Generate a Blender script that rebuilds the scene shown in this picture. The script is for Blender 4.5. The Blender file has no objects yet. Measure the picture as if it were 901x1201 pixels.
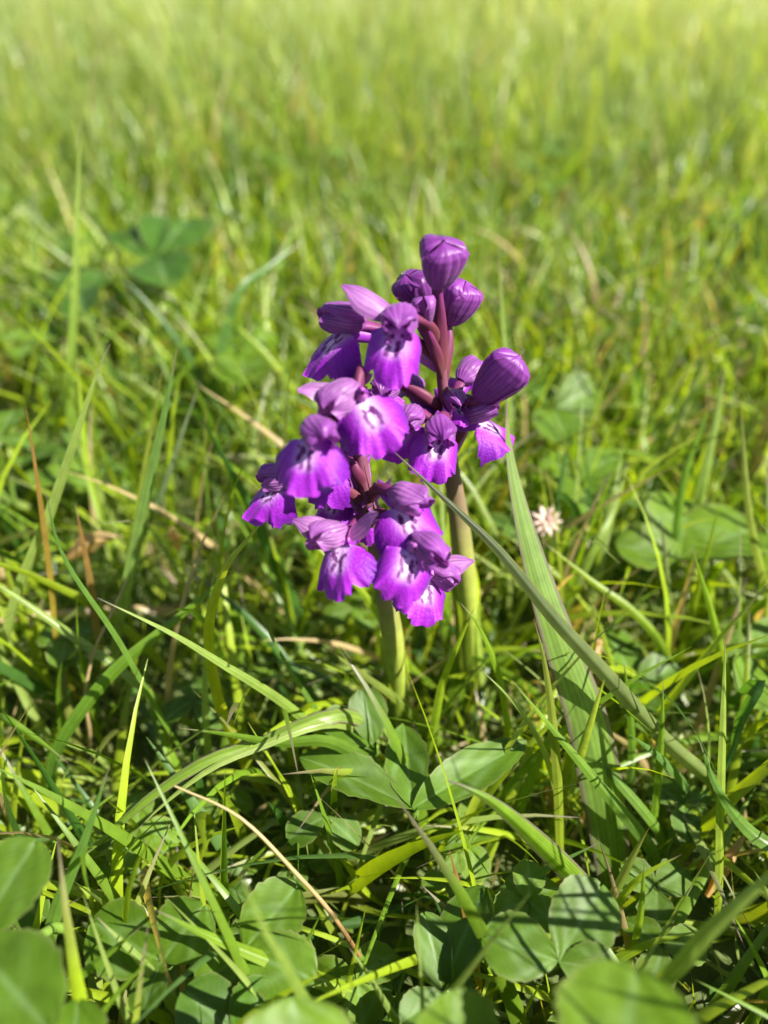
import bpy, math, random
import numpy as np
from mathutils import Vector

R = math.radians
rng = np.random.default_rng(11)
random.seed(5)
sc = bpy.context.scene
col = sc.collection

# ------------------------------------------------------------------ camera
CAM_H, PITCH, FPX, PW, PH = 0.20, R(40.0), 884.0, 901.0, 1201.0
cam_d = bpy.data.cameras.new('camera')
cam = bpy.data.objects.new('camera', cam_d)
col.objects.link(cam)
cam.location = (0, 0, CAM_H)
cam.rotation_euler = (R(90) - PITCH, 0, 0)
cam_d.sensor_fit = 'HORIZONTAL'
cam_d.lens = 5.7
cam_d.sensor_width = 5.7 * PW / FPX
cam_d.clip_start = 0.005
cam_d.clip_end = 500
cam_d.dof.use_dof = True
cam_d.dof.focus_distance = 0.166
cam_d.dof.aperture_fstop = 1.4
sc.camera = cam

# ------------------------------------------------------------------ light
SUN_AZ, SUN_EL = 74.0, 47.0      # azimuth measured from -Y (towards the camera) to +X
se, sa = R(SUN_EL), R(SUN_AZ)
sun_dir = Vector((math.sin(sa) * math.cos(se), -math.cos(sa) * math.cos(se), math.sin(se)))
sun_d = bpy.data.lights.new('sun', 'SUN')
sun_d.energy = 5.0
sun_d.angle = R(0.53)
sun_d.color = (1.0, 0.95, 0.86)
sun = bpy.data.objects.new('sun', sun_d)
col.objects.link(sun)
sun.rotation_euler = (-sun_dir).to_track_quat('-Z', 'Y').to_euler()
sun.location = (2, -1, 3)

world = bpy.data.worlds.new('World')
sc.world = world
world.use_nodes = True
wn = world.node_tree
sky = wn.nodes.new('ShaderNodeTexSky')
sky.sky_type = 'NISHITA'
sky.sun_disc = False
sky.sun_elevation = se
sky.sun_rotation = math.atan2(sun_dir.x, sun_dir.y)
bg = wn.nodes['Background']
bg.inputs['Strength'].default_value = 0.05
wn.links.new(sky.outputs['Color'], bg.inputs['Color'])

sc.view_settings.view_transform = 'Standard'
sc.view_settings.look = 'None'
sc.view_settings.exposure = 1.7
sc.view_settings.gamma = 1.0
sc.render.engine = 'CYCLES'
sc.cycles.max_bounces = 8
sc.cycles.diffuse_bounces = 4
sc.cycles.transmission_bounces = 6
sc.cycles.glossy_bounces = 2
sc.cycles.sample_clamp_indirect = 6.0
sc.cycles.use_denoising = True

# ------------------------------------------------------------------ pixel -> direction
CP, SP = math.cos(PITCH), math.sin(PITCH)
def ray(px, py):
    a = (px - PW / 2) / FPX
    b = (PH / 2 - py) / FPX
    return np.array([a, CP + b * SP, -SP + b * CP])
def at_y(px, py, y):
    d = ray(px, py)
    return np.array([0, 0, CAM_H]) + d * (y / d[1])
def at_z(px, py, z):
    d = ray(px, py)
    return np.array([0, 0, CAM_H]) + d * ((z - CAM_H) / d[2])
def project(p):
    q = p - np.array([0, 0, CAM_H])
    dep = q[..., 1] * CP - q[..., 2] * SP
    up = q[..., 1] * SP + q[..., 2] * CP
    dd = np.where(np.abs(dep) < 1e-6, 1e-6, dep)
    return PW / 2 + FPX * q[..., 0] / dd, PH / 2 - FPX * up / dd, dep
def nrm(v):
    return v / (np.linalg.norm(v) + 1e-12)

# ------------------------------------------------------------------ materials
def node_mat(name):
    m = bpy.data.materials.new(name)
    m.use_nodes = True
    nt = m.node_tree
    nt.nodes.clear()
    return m, nt
def N(nt, t, **kw):
    n = nt.nodes.new(t)
    for k, v in kw.items():
        setattr(n, k, v)
    return n

def leafy(name, rough=0.42, spec=0.45, trans=0.42, tint=(2.0, 1.85, 0.65), stripe=0.0, noise=0.25, noise_scale=260.0, bump=0.2, sheen=0.0):
    """Reflecting + light-transmitting plant tissue; colour from the vertex attribute 'tone'."""
    m, nt = node_mat(name)
    L = nt.links.new
    out = N(nt, 'ShaderNodeOutputMaterial')
    att = N(nt, 'ShaderNodeAttribute', attribute_name='tone')
    tc = N(nt, 'ShaderNodeTexCoord')
    nz = N(nt, 'ShaderNodeTexNoise')
    nz.inputs['Scale'].default_value = noise_scale
    nz.inputs['Detail'].default_value = 6.0
    L(tc.outputs['Object'], nz.inputs['Vector'])
    mr = N(nt, 'ShaderNodeMapRange')
    mr.inputs[1].default_value = 0.25
    mr.inputs[2].default_value = 0.75
    mr.inputs[3].default_value = 1.0 - noise
    mr.inputs[4].default_value = 1.0 + noise
    L(nz.outputs['Fac'], mr.inputs[0])
    fac = mr.outputs[0]
    hgt = nz.outputs['Fac']
    if stripe:
        uv = N(nt, 'ShaderNodeUVMap')
        sep = N(nt, 'ShaderNodeSeparateXYZ')
        L(uv.outputs[0], sep.inputs[0])
        mu = N(nt, 'ShaderNodeMath', operation='MULTIPLY')
        mu.inputs[1].default_value = 50.0
        L(sep.outputs[0], mu.inputs[0])
        si = N(nt, 'ShaderNodeMath', operation='SINE')
        L(mu.outputs[0], si.inputs[0])
        ma = N(nt, 'ShaderNodeMath', operation='MULTIPLY_ADD')
        ma.inputs[1].default_value = stripe
        ma.inputs[2].default_value = 1.0
        L(si.outputs[0], ma.inputs[0])
        mm = N(nt, 'ShaderNodeMath', operation='MULTIPLY')
        L(fac, mm.inputs[0]); L(ma.outputs[0], mm.inputs[1])
        fac = mm.outputs[0]
        hgt = ma.outputs[0]
    vm = N(nt, 'ShaderNodeVectorMath', operation='SCALE')
    L(att.outputs['Color'], vm.inputs[0]); L(fac, vm.inputs['Scale'])
    bp = N(nt, 'ShaderNodeBump')
    bp.inputs['Strength'].default_value = bump
    bp.inputs['Distance'].default_value = 0.0002
    L(hgt, bp.inputs['Height'])
    pb = N(nt, 'ShaderNodeBsdfPrincipled')
    pb.inputs['Roughness'].default_value = rough
    pb.inputs['Specular IOR Level'].default_value = spec
    if sheen:
        pb.inputs['Sheen Weight'].default_value = sheen
        pb.inputs['Sheen Roughness'].default_value = 0.35
    L(vm.outputs[0], pb.inputs['Base Color'])
    L(bp.outputs[0], pb.inputs['Normal'])
    tr = N(nt, 'ShaderNodeBsdfTranslucent')
    tm = N(nt, 'ShaderNodeVectorMath', operation='MULTIPLY')
    tm.inputs[1].default_value = tint
    L(vm.outputs[0], tm.inputs[0]); L(tm.outputs[0], tr.inputs['Color'])
    mx = N(nt, 'ShaderNodeMixShader')
    mx.inputs[0].default_value = trans
    L(pb.outputs[0], mx.inputs[1]); L(tr.outputs[0], mx.inputs[2])
    L(mx.outputs[0], out.inputs['Surface'])
    return m

M_GRASS = leafy('grass_blade', rough=0.38, spec=0.55, trans=0.45, stripe=0.12, noise=0.18)
M_CLOVER = leafy('clover_leaf', rough=0.5, spec=0.28, trans=0.38, noise=0.26, noise_scale=170, bump=0.5)
M_STEM = leafy('plant_stem', rough=0.55, spec=0.28, trans=0.12, noise=0.15, noise_scale=300)
M_LIP = leafy('orchid_lip', rough=0.5, spec=0.3, trans=0.30, tint=(1.3, 1.0, 1.35), noise=0.22, noise_scale=1900, bump=0.9, sheen=0.25)
M_SEPAL = leafy('orchid_sepal', rough=0.45, spec=0.4, trans=0.34, tint=(1.5, 1.0, 1.3), noise=0.12, noise_scale=700, bump=0.25, sheen=0.1)

def soil_mat():
    m, nt = node_mat('soil_and_thatch')
    L = nt.links.new
    out = N(nt, 'ShaderNodeOutputMaterial')
    pb = N(nt, 'ShaderNodeBsdfPrincipled')
    pb.inputs['Roughness'].default_value = 0.9
    tc = N(nt, 'ShaderNodeTexCoord')
    n1 = N(nt, 'ShaderNodeTexNoise'); n1.inputs['Scale'].default_value = 90; n1.inputs['Detail'].default_value = 6
    n2 = N(nt, 'ShaderNodeTexNoise'); n2.inputs['Scale'].default_value = 2.3; n2.inputs['Detail'].default_value = 4
    L(tc.outputs['Object'], n1.inputs['Vector']); L(tc.outputs['Object'], n2.inputs['Vector'])
    r1 = N(nt, 'ShaderNodeValToRGB')
    r1.color_ramp.elements[0].position = 0.3; r1.color_ramp.elements[0].color = (0.022, 0.018, 0.008, 1)
    r1.color_ramp.elements[1].position = 0.7; r1.color_ramp.elements[1].color = (0.07, 0.075, 0.02, 1)
    L(n1.outputs['Fac'], r1.inputs[0])
    r2 = N(nt, 'ShaderNodeValToRGB')
    r2.color_ramp.elements[0].color = (0.05, 0.10, 0.015, 1)
    r2.color_ramp.elements[1].color = (0.10, 0.15, 0.02, 1)
    L(n2.outputs['Fac'], r2.inputs[0])
    mx = N(nt, 'ShaderNodeMix', data_type='RGBA')
    mx.inputs[0].default_value = 0.45
    L(r1.outputs[0], mx.inputs[6]); L(r2.outputs[0], mx.inputs[7])
    L(mx.outputs[2], pb.inputs['Base Color'])
    bp = N(nt, 'ShaderNodeBump'); bp.inputs['Strength'].default_value = 0.8; bp.inputs['Distance'].default_value = 0.004
    L(n1.outputs['Fac'], bp.inputs['Height']); L(bp.outputs[0], pb.inputs['Normal'])
    L(pb.outputs[0], out.inputs['Surface'])
    return m
M_SOIL = soil_mat()

# ------------------------------------------------------------------ mesh helpers
class Geo:
    """Collects grids / tubes with a colour and a uv per vertex."""
    def __init__(self):
        self.v, self.f, self.c, self.u, self.n = [], [], [], [], 0
    def grid(self, P, C, UV=None, wrap=False):
        a, b = P.shape[:2]
        idx = np.arange(a * b).reshape(a, b) + self.n
        if wrap:
            nx = np.roll(idx, -1, axis=1)
            q = np.stack([idx[:-1], nx[:-1], nx[1:], idx[1:]], -1).reshape(-1, 4)
        else:
            q = np.stack([idx[:-1, :-1], idx[:-1, 1:], idx[1:, 1:], idx[1:, :-1]], -1).reshape(-1, 4)
        if UV is None:
            uu, vv = np.meshgrid(np.linspace(0, 1, b), np.linspace(0, 1, a))
            UV = np.stack([uu, vv], -1)
        self.v.append(P.reshape(-1, 3)); self.f.append(q)
        self.c.append(np.broadcast_to(C, P.shape).reshape(-1, 3)); self.u.append(UV.reshape(-1, 2))
        self.n += a * b
        return self
    def mesh(self, name, mat, origin=(0, 0, 0)):
        V = np.concatenate(self.v) - np.asarray(origin, float)
        return raw_mesh(name, V, np.concatenate(self.f), np.concatenate(self.c), np.concatenate(self.u), mat)
    def build(self, name, mat, parent=None, origin=(0, 0, 0)):
        o = bpy.data.objects.new(name, self.mesh(name, mat, origin))
        col.objects.link(o)
        if parent is not None:
            o.parent = parent
        else:
            o.location = origin
        return o

def raw_mesh(name, V, Q, C, UV, mat):
    me = bpy.data.meshes.new(name)
    nv, nq = len(V), len(Q)
    me.vertices.add(nv)
    me.vertices.foreach_set('co', np.ascontiguousarray(V, dtype=np.float32).ravel())
    me.loops.add(nq * 4)
    me.polygons.add(nq)
    me.loops.foreach_set('vertex_index', np.ascontiguousarray(Q, dtype=np.int32).ravel())
    me.polygons.foreach_set('loop_start', np.arange(0, nq * 4, 4, dtype=np.int32))
    me.polygons.foreach_set('use_smooth', np.ones(nq, dtype=bool))
    me.update(calc_edges=True)
    ca = me.attributes.new('tone', 'FLOAT_COLOR', 'POINT')
    c4 = np.ones((nv, 4), np.float32); c4[:, :3] = C
    ca.data.foreach_set('color', c4.ravel())
    uvl = me.uv_layers.new(name='UVMap')
    uvl.data.foreach_set('uv', np.ascontiguousarray(UV[Q.ravel()], dtype=np.float32).ravel())
    me.materials.append(mat)
    return me

def empty(name, loc):
    o = bpy.data.objects.new(name, None)
    o.empty_display_size = 0.01
    o.location = loc
    col.objects.link(o)
    return o
def tag(o, label=None, cat=None, group=None, kind=None):
    if label: o['label'] = label
    if cat: o['category'] = cat
    if group: o['group'] = group
    if kind: o['kind'] = kind
    return o

def spline(pts, n):
    """Catmull-Rom resample by arc length."""
    P = np.asarray(pts, float)
    if len(P) == 2:
        t = np.linspace(0, 1, n)[:, None]
        return P[0] * (1 - t) + P[1] * t
    E = np.vstack([2 * P[0] - P[1], P, 2 * P[-1] - P[-2]])
    out = []
    for i in range(len(P) - 1):
        t = np.linspace(0, 1, 20, endpoint=False)[:, None]
        p0, p1, p2, p3 = E[i], E[i + 1], E[i + 2], E[i + 3]
        out.append(0.5 * ((2 * p1) + (p2 - p0) * t + (2 * p0 - 5 * p1 + 4 * p2 - p3) * t ** 2 + (3 * p1 - p0 - 3 * p2 + p3) * t ** 3))
    D = np.vstack(out + [P[-1:]])
    s = np.r_[0, np.cumsum(np.linalg.norm(np.diff(D, axis=0), axis=1))]
    tt = np.linspace(0, s[-1], n)
    return np.stack([np.interp(tt, s, D[:, k]) for k in range(D.shape[1])], 1)
def tangents(P):
    T = np.gradient(P, axis=0)
    return T / (np.linalg.norm(T, axis=1, keepdims=True) + 1e-12)
def mixc(a, b, t):
    a, b = np.asarray(a, float), np.asarray(b, float)
    t = np.asarray(t, float)[..., None]
    return a * (1 - t) + b * t
def sstep(a, b, x):
    t = np.clip((x - a) / (b - a), 0, 1)
    return t * t * (3 - 2 * t)

def tube(g, pts, rad, colr, nseg=10, n=24, lumps=0.0):
    P = spline(pts, n)
    T = tangents(P)
    rad = np.interp(np.linspace(0, 1, n), np.linspace(0, 1, len(rad)), rad)
    cc = np.asarray(colr, float)
    C = cc if cc.ndim == 1 else np.stack([np.interp(np.linspace(0, 1, n), np.linspace(0, 1, len(cc)), cc[:, k]) for k in range(3)], 1)
    a = nrm(np.cross(T[0], [0.31, 0.9, 0.3]))
    G = np.zeros((n, nseg, 3)); CC = np.zeros((n, nseg, 3))
    ang = np.linspace(0, 2 * math.pi, nseg, endpoint=False)
    for i in range(n):
        a = nrm(a - T[i] * a.dot(T[i])); b = np.cross(T[i], a)
        rr = rad[i] * (1 + lumps * np.cos(3 * ang + i * 0.25))
        G[i] = P[i] + (np.cos(ang) * rr)[:, None] * a + (np.sin(ang) * rr)[:, None] * b
        CC[i] = C if C.ndim == 1 else C[i]
    uu, vv = np.meshgrid(np.linspace(0, 1, nseg), np.linspace(0, 1, n))
    g.grid(G, CC, np.stack([uu, vv], -1), wrap=True)
    return P

# ------------------------------------------------------------------ the setting
g = Geo()
n = 60
xs = np.sign(np.linspace(-1, 1, n)) * np.abs(np.linspace(-1, 1, n)) ** 3 * 150
X, Y = np.meshgrid(xs, xs + 0.3)
rr = np.hypot(X, Y)
Z = 0.003 * np.sin(X * 9) * np.cos(Y * 7) * (rr < 8) - 0.004
g.grid(np.stack([X, Y, Z], -1), np.array([0.1, 0.1, 0.1]))
ground = g.build('ground', M_SOIL)
tag(ground, 'dark soil and thatch under the meadow grass', 'ground', kind='structure')

# ------------------------------------------------------------------ grass palette
PAL = dict(
    fresh=(0.12, 0.21, 0.014), lime=(0.215, 0.295, 0.012), blue=(0.08, 0.16, 0.035), pale=(0.20, 0.27, 0.06),
    deep=(0.045, 0.115, 0.016), olive=(0.13, 0.15, 0.03), straw=(0.36, 0.27, 0.13), brown=(0.20, 0.10, 0.035),
    tip=(0.20, 0.14, 0.13), purple=(0.13, 0.06, 0.10), gold=(0.26, 0.24, 0.015), grey=(0.13, 0.16, 0.09))
for k in PAL: PAL[k] = np.array(PAL[k])

HERO = []          # hero screen footprints kept clear of loose grass

# ------------------------------------------------------------------ grass blades picked out one by one
def blade_geo(P, w, c0, c1, roll=0.0, fold=0.22, tip=None, taper=0.55, base_w=0.75, face=None, edge=None):
    n = len(P)
    s = np.linspace(0, 1, n)
    T = tangents(P)
    V = P - np.array([0, 0, CAM_H]) if face is None else np.broadcast_to(np.asarray(face, float), P.shape)
    V = V / np.linalg.norm(V, axis=1, keepdims=True)
    S = np.cross(T, V); S /= (np.linalg.norm(S, axis=1, keepdims=True) + 1e-9)
    Nn = np.cross(S, T)
    rl = -R(roll) + 0.25 * np.sin(s * 3 + roll)
    S2 = S * np.cos(rl)[:, None] + Nn * np.sin(rl)[:, None]
    N2 = np.cross(S2, T)
    prof = np.where(s > taper, 1 - ((s - taper) / (1 - taper)) ** 1.7, 1) * (base_w + (1 - base_w) * sstep(0, 0.35, s))
    hw = 0.5 * w / math.cos(R(min(abs(roll), 50))) * np.maximum(prof, 0.02)
    u = np.linspace(-1, 1, 7)
    G = P[:, None] + S2[:, None] * (u[None, :, None] * hw[:, None, None]) + N2[:, None] * ((np.abs(u) - 0.5)[None, :, None] * (hw * fold * 2)[:, None, None])
    C = mixc(c0, c1, s)[:, None, :] * np.ones((1, 7, 1))
    C = C * (1 + 0.10 * np.cos(u * 9))[None, :, None]
    if tip is not None:
        C = mixc(C, tip, sstep(0.93, 1.0, s)[:, None] * np.ones((1, 7)))
    if edge is not None:
        C = mixc(C, edge, (np.abs(u)[None] > 0.9) * np.ones((n, 1)) * 0.8)
    g = Geo()
    uu, vv = np.meshgrid(np.linspace(0, 1, 7), s)
    g.grid(G, C, np.stack([uu, vv], -1))
    return g

def px_blade(pts, wpx, zb, dy, c0, c1, label, roll=36, fold=0.22, tip='tip', taper=0.5, name='grass_blade', cat='grass blade', n=30, edge=None, base_w=0.75, tube_r=False, group=None, ybase=None):
    """pts: photo pixels from base to tip; the base stands over the turf at height zb, the tip lies dy further back."""
    yb = at_z(pts[0][0], pts[0][1], zb)[1] if ybase is None else ybase
    D = np.r_[0, np.cumsum(np.linalg.norm(np.diff(np.array(pts, float), axis=0), axis=1))]
    s = D / D[-1]
    W = [at_y(p[0], p[1], yb + dy * t) for p, t in zip(pts, s)]
    b = W[0]
    d = nrm(W[0] - W[1])
    if b[2] > 0.004:
        h = b[2] + 0.004
        W = [np.array([b[0] + d[0] * h * 0.8, b[1] + d[1] * h * 0.8 + 0.3 * h, -0.004]), b + np.array([d[0] * 0.35, d[1] * 0.35 + 0.1, -0.55]) * h] + W
    P = spline(W, n)
    P[:, 2] = np.maximum(P[:, 2], -0.004)
    mid = W[len(W) // 2]
    w = wpx / FPX * (mid[1] * CP - (mid[2] - CAM_H) * SP)
    c0 = PAL[c0] if isinstance(c0, str) else np.array(c0); c1 = PAL[c1] if isinstance(c1, str) else np.array(c1)
    o = P[0].copy(); o[2] = 0
    if tube_r:
        g = Geo()
        tube(g, W, [w * .55, w * .5, w * .4, w * .2], np.stack([c0, c0, c1, c1]), nseg=7, n=n)
        ob = g.build(name, M_STEM, origin=o)
    else:
        g = blade_geo(P, w, c0, c1, roll, fold, PAL[tip] if tip else None, taper, base_w, edge=PAL[edge] if edge else None)
        ob = g.build(name, M_GRASS, origin=o)
    tag(ob, label, cat, group or 'grass blades that stand out one by one')
    px, py, dep = project(P)
    HERO.append((px, py, dep))
    return ob

px_blade([(840,922),(780,868),(715,795),(650,724),(585,645),(520,583),(456,524)], 19, .030, .030, (.15, .21, .04), (.045, .055, .035), 'long grass blade crossing diagonally in front of the orchid stem', roll=8, fold=.35, taper=.5, tip='purple', edge='olive')
px_blade([(722,1030),(708,930),(690,845),(662,765),(634,680),(612,600),(598,530),(594,468)], 48, .006, .062, (.12, .21, .03), (.15, .23, .05), 'broad pale green leaf with purple edges rising beside the orchid stem', roll=32, fold=.10, taper=.22, tip='purple', edge='purple', n=44, name='broad_grass_leaf', cat='leaf')
px_blade([(0,800),(18,705),(58,605),(98,485),(116,432),(130,403)], 13, .02, .03, 'pale', 'pale', 'tall pale blade arching right, its tip highest above the left turf')
px_blade([(138,750),(165,615),(190,500),(208,408)], 14, .03, .02, 'pale', 'blue', 'upright blue-green blade with grey tip, tallest of a tight group')
px_blade([(150,680),(168,560),(180,490),(191,432)], 7, .035, .02, 'lime', 'olive', 'narrow olive blade leaning close against a taller blue-green blade', tip='brown')
px_blade([(165,640),(192,575),(215,505),(236,445)], 7, .035, .02, 'deep', 'grey', 'slim grey-green blade standing behind the upright blue-green one', tip='purple')
px_blade([(68,760),(60,680),(45,570),(30,474)], 7, .03, .015, 'gold', 'brown', 'withering blade turned orange-brown towards its tip', tip='brown')
px_blade([(118,760),(106,680),(88,590)], 9, .03, .01, 'olive', 'brown', 'short brown blade with dark withered tip')
px_blade([(272,862),(254,815),(244,740),(262,670),(288,635),(318,600)], 14, .03, .02, (.30, .33, .008), (.27, .32, .008), 'bright yellow-green curved blade bending towards the lowest orchid flowers', roll=-20, taper=.6)
px_blade([(385,868),(330,822),(260,778),(200,742),(114,701)], 11, .03, -.004, 'fresh', 'pale', 'long straight pale blade slanting down to the clover', roll=20)
px_blade([(160,800),(70,735),(0,688),(-40,670)], 12, .03, .01, 'fresh', 'pale', 'pale blade lying slantwise across the left turf', roll=10)
px_blade([(195,850),(140,752),(76,655),(52,572)], 7, .03, .0, 'fresh', 'blue', 'thin dark-tipped blade crossing in front of wider pale blades')
px_blade([(70,875),(130,792),(205,728),(277,668)], 15, .03, .03, 'deep', 'fresh', 'dark green blade rising rightwards beside the yellow curved blade', roll=30)
px_blade([(100,815),(110,765),(128,725),(150,678)], 5, .03, .01, 'straw', 'straw', 'thin dead tan stalk between green blades', tube_r=True, tip=None, name='dead_grass_stalk', cat='stalk')
px_blade([(400,838),(305,872),(240,894),(175,936),(120,985),(74,1024)], 19, .045, -.030, 'pale', 'fresh', 'wide blade with purple tip drooping towards the round clover leaves', roll=10, tip='purple', edge='purple')
px_blade([(390,848),(300,878),(245,903),(190,945),(150,985)], 11, .045, -.025, 'pale', 'pale', 'narrower blade drooping alongside a wide purple-tipped blade', roll=25)
px_blade([(392,872),(330,872),(270,862),(210,854)], 20, .045, -.002, 'blue', 'fresh', 'smooth blue-green blade lying level, pointing away from the clover', roll=-20, taper=.4, fold=.12)
px_blade([(445,1160),(395,1080),(345,1022),(280,958),(205,922)], 6, .01, .02, 'brown', 'straw', 'arching thin reddish-brown dead stem over the shaded turf', tube_r=True, tip=None, name='dead_grass_stalk', cat='stalk')
px_blade([(425,1168),(330,1132),(250,1100),(184,1068)], 20, .02, .004, 'lime', 'fresh', 'thick yellow-green blade lying over the round clover leaves', roll=10, taper=.45)
px_blade([(362,1178),(335,1130),(308,1085),(280,1018)], 20, .05, .004, 'fresh', 'pale', 'out-of-focus blade rising above the thick yellow-green one', roll=15, taper=.3)
px_blade([(222,1200),(170,1132),(114,1076)], 14, .02, .01, 'blue', 'pale', 'grey-green blade across a dark clover leaf, tip with tiny white speck', roll=25)
px_blade([(50,1150),(66,1070),(98,990),(128,900)], 16, .02, .02, 'fresh', 'blue', 'upright blade crossing behind the drooping purple-tipped blade', roll=20)
px_blade([(45,1182),(110,1132),(168,1085)], 16, .03, .008, 'blue', 'fresh', 'short broad blade slanting out over the edge clover leaves', roll=-15)
px_blade([(705,1062),(650,1005),(590,950),(556,928),(524,915)], 26, .025, .006, 'fresh', 'fresh', 'folded blade with a dusky purple edge above the small round clover', roll=12, fold=.4, taper=.55, tip='purple', edge='purple')
px_blade([(545,1078),(580,1060),(630,1026),(704,988)], 18, .02, .008, 'fresh', 'blue', 'blade pointing right beneath the folded purple-edged blade', roll=20, taper=.25)
px_blade([(780,1150),(830,1095),(901,1030),(950,990)], 20, .055, .008, 'fresh', 'pale', 'blurred pale blade leaning out over the largest clover leaf', roll=10, taper=.7)
px_blade([(930,1010),(880,975),(842,925),(820,868)], 24, .03, .012, 'fresh', 'blue', 'broad grey-green blade with ribbed shadow bending up at the right', roll=15, taper=.3)
px_blade([(852,800),(836,722),(822,675),(811,638)], 11, .03, .012, 'lime', 'fresh', 'sharp pointed blade with a fine dark tip in the clover patch', roll=20, tip='purple')
px_blade([(843,1080),(847,920),(851,752)], 11, .01, .03, 'lime', 'pale', 'straight upright stem-like blade standing clear of its neighbours', roll=35)
px_blade([(905,720),(880,605),(868,468)], 9, .03, .03, 'lime', 'olive', 'olive blade standing upright at the edge of the clover patch', tip='brown')
px_blade([(790,660),(800,575),(815,520),(839,462)], 10, .03, .02, 'deep', 'fresh', 'dark curved blade rising out of the clover leaves behind the orchids', roll=30)
px_blade([(820,590),(835,520),(852,428)], 11, .04, .02, 'fresh', 'pale', 'soft pale blade behind the dark curved one')
px_blade([(775,755),(740,715),(695,682),(638,636)], 10, .03, .012, 'deep', 'lime', 'bright blade slanting down to the right behind the broad leaf', roll=25)
px_blade([(658,1015),(655,920),(648,840),(638,772),(626,725)], 11, .01, .025, 'lime', 'olive', 'thin stem with brown top standing in front of the broad leaf', tip='purple', roll=30)
px_blade([(660,960),(640,885),(608,830),(562,783)], 7, .02, .014, 'pale', 'pale', 'fine pale thread-like blade arching over the clover', roll=30)
px_blade([(760,990),(690,905),(640,845),(600,797)], 15, .02, .018, 'blue', 'fresh', 'grey-green blade with purple tip crossing the foot of the broad leaf', roll=20, tip='purple', taper=.35)
px_blade([(770,970),(720,910),(680,862),(640,812)], 12, .02, .018, 'fresh', 'blue', 'straight blade alongside the purple-tipped grey-green one', roll=30, taper=.4)
px_blade([(562,1150),(548,1075),(527,996)], 10, .015, .012, 'gold', 'brown', 'small withering blade, yellow below and rust brown at its tip', tip='brown')
px_blade([(480,832),(432,795),(374,755)], 13, .03, .0, 'fresh', 'olive', 'short keeled blade with brown tip against the front orchid stem', roll=20, tip='purple', taper=.3)
px_blade([(596,850),(585,790),(562,735),(540,707)], 9, .03, .008, 'lime', 'fresh', 'small curved blade in front of the rear orchid leaves')
px_blade([(510,850),(520,800),(540,750),(557,712)], 10, .03, .008, 'fresh', 'lime', 'slender blade crossing between the two orchid stems', roll=30)
px_blade([(378,842),(340,785),(300,712)], 6, .03, .006, 'fresh', 'blue', 'fine straight blade left of the front orchid stem', tip='tip')
px_blade([(350,540),(300,497),(226,447)], 7, .05, .01, 'straw', 'straw', 'dry tan blade reaching out behind the lower orchid flowers', tip='straw')
px_blade([(84,470),(90,330),(94,140)], 12, .05, .03, 'fresh', 'pale', 'tall soft blurred stem towering over the far left grass', roll=40)
px_blade([(278,350),(315,315),(356,282)], 12, .07, .03, 'blue', 'blue', 'blurred blue-green blade slanting up behind the orchids')
px_blade([(600,520),(592,400),(585,290)], 7, .05, .02, 'fresh', 'pale', 'faint pale stem directly behind the broad pale leaf', roll=40)
px_blade([(742,900),(740,840),(732,778)], 9, .02, .008, 'deep', 'fresh', 'short dark blade upright beside the crossing blade', tip='purple')
px_blade([(768,960),(776,870),(778,800)], 9, .02, .012, 'fresh', 'fresh', 'short upright blade next to the end of the crossing blade')
px_blade([(720,1050),(745,1000),(762,970)], 11, .02, .006, 'fresh', 'olive', 'stubby blade with brown tip at the foot of the broad leaf', tip='brown')
px_blade([(705,1095),(745,1035),(800,1002)], 10, .02, .006, 'fresh', 'lime', 'short blade with reddish tip leaning right of the broad leaf', tip='purple')
px_blade([(742,1120),(752,1070),(756,1012)], 9, .02, .006, 'lime', 'fresh', 'short bright blade standing over the small round clover')
px_blade([(700,1140),(760,1108),(820,1092)], 12, .02, .004, 'fresh', 'lime', 'low blade lying behind the largest clover leaf')
px_blade([(405,1010),(385,985),(395,955)], 8, .02, .006, 'lime', 'lime', 'tiny glowing blade in the shaded turf')
px_blade([(455,1180),(430,1140),(410,1112)], 9, .03, .006, 'blue', 'pale', 'short pale blade above the big near clover leaf')
px_blade([(0,842),(40,865),(80,895)], 14, .04, -.01, 'deep', 'fresh', 'dark drooping blade at the turf edge')
px_blade([(130,640),(105,560),(96,480),(90,420)], 8, .03, .03, 'fresh', 'lime', 'yellowish blade behind the withering orange one')
px_blade([(700,640),(720,600),(737,540)], 9, .04, .02, 'fresh', 'pale', 'soft green blade over the faded clover leaves')
px_blade([(890,800),(868,845),(850,900),(800,960)], 14, .05, -.02, 'deep', 'deep', 'dark bent blade beyond the grey-green ribbed blade')
px_blade([(430,700),(370,640),(330,600)], 8, .05, .01, 'fresh', 'lime', 'slim blade behind the lowest orchid flowers', roll=25)

# ------------------------------------------------------------------ orchids
LIP_EDGE = np.array([0.25, 0.010, 0.385]); LIP_DEEP = np.array([0.10, 0.003, 0.23])
LIP_PALE = np.array([0.66, 0.42, 0.76]); SPOT = np.array([0.09, 0.001, 0.10])
SEP_A = np.array([0.18, 0.018, 0.25]); SEP_P = np.array([0.46, 0.24, 0.44]); VEIN = np.array([0.05, 0.006, 0.075])

class Frame:
    def __init__(self, origin, yaw, tilt=0.0, roll=0.0):
        y = R(yaw)
        X = np.array([math.cos(y), math.sin(y), 0]); F = np.array([math.sin(y), -math.cos(y), 0]); U = np.array([0, 0, 1.0])
        t = R(tilt); F, U = F * math.cos(t) + U * math.sin(t), U * math.cos(t) - F * math.sin(t)
        r = R(roll); X, U = X * math.cos(r) + U * math.sin(r), U * math.cos(r) - X * math.sin(r)
        self.o, self.M = np.asarray(origin, float), np.stack([X, F, U])
    def __call__(self, P):
        return self.o + P @ self.M

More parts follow.
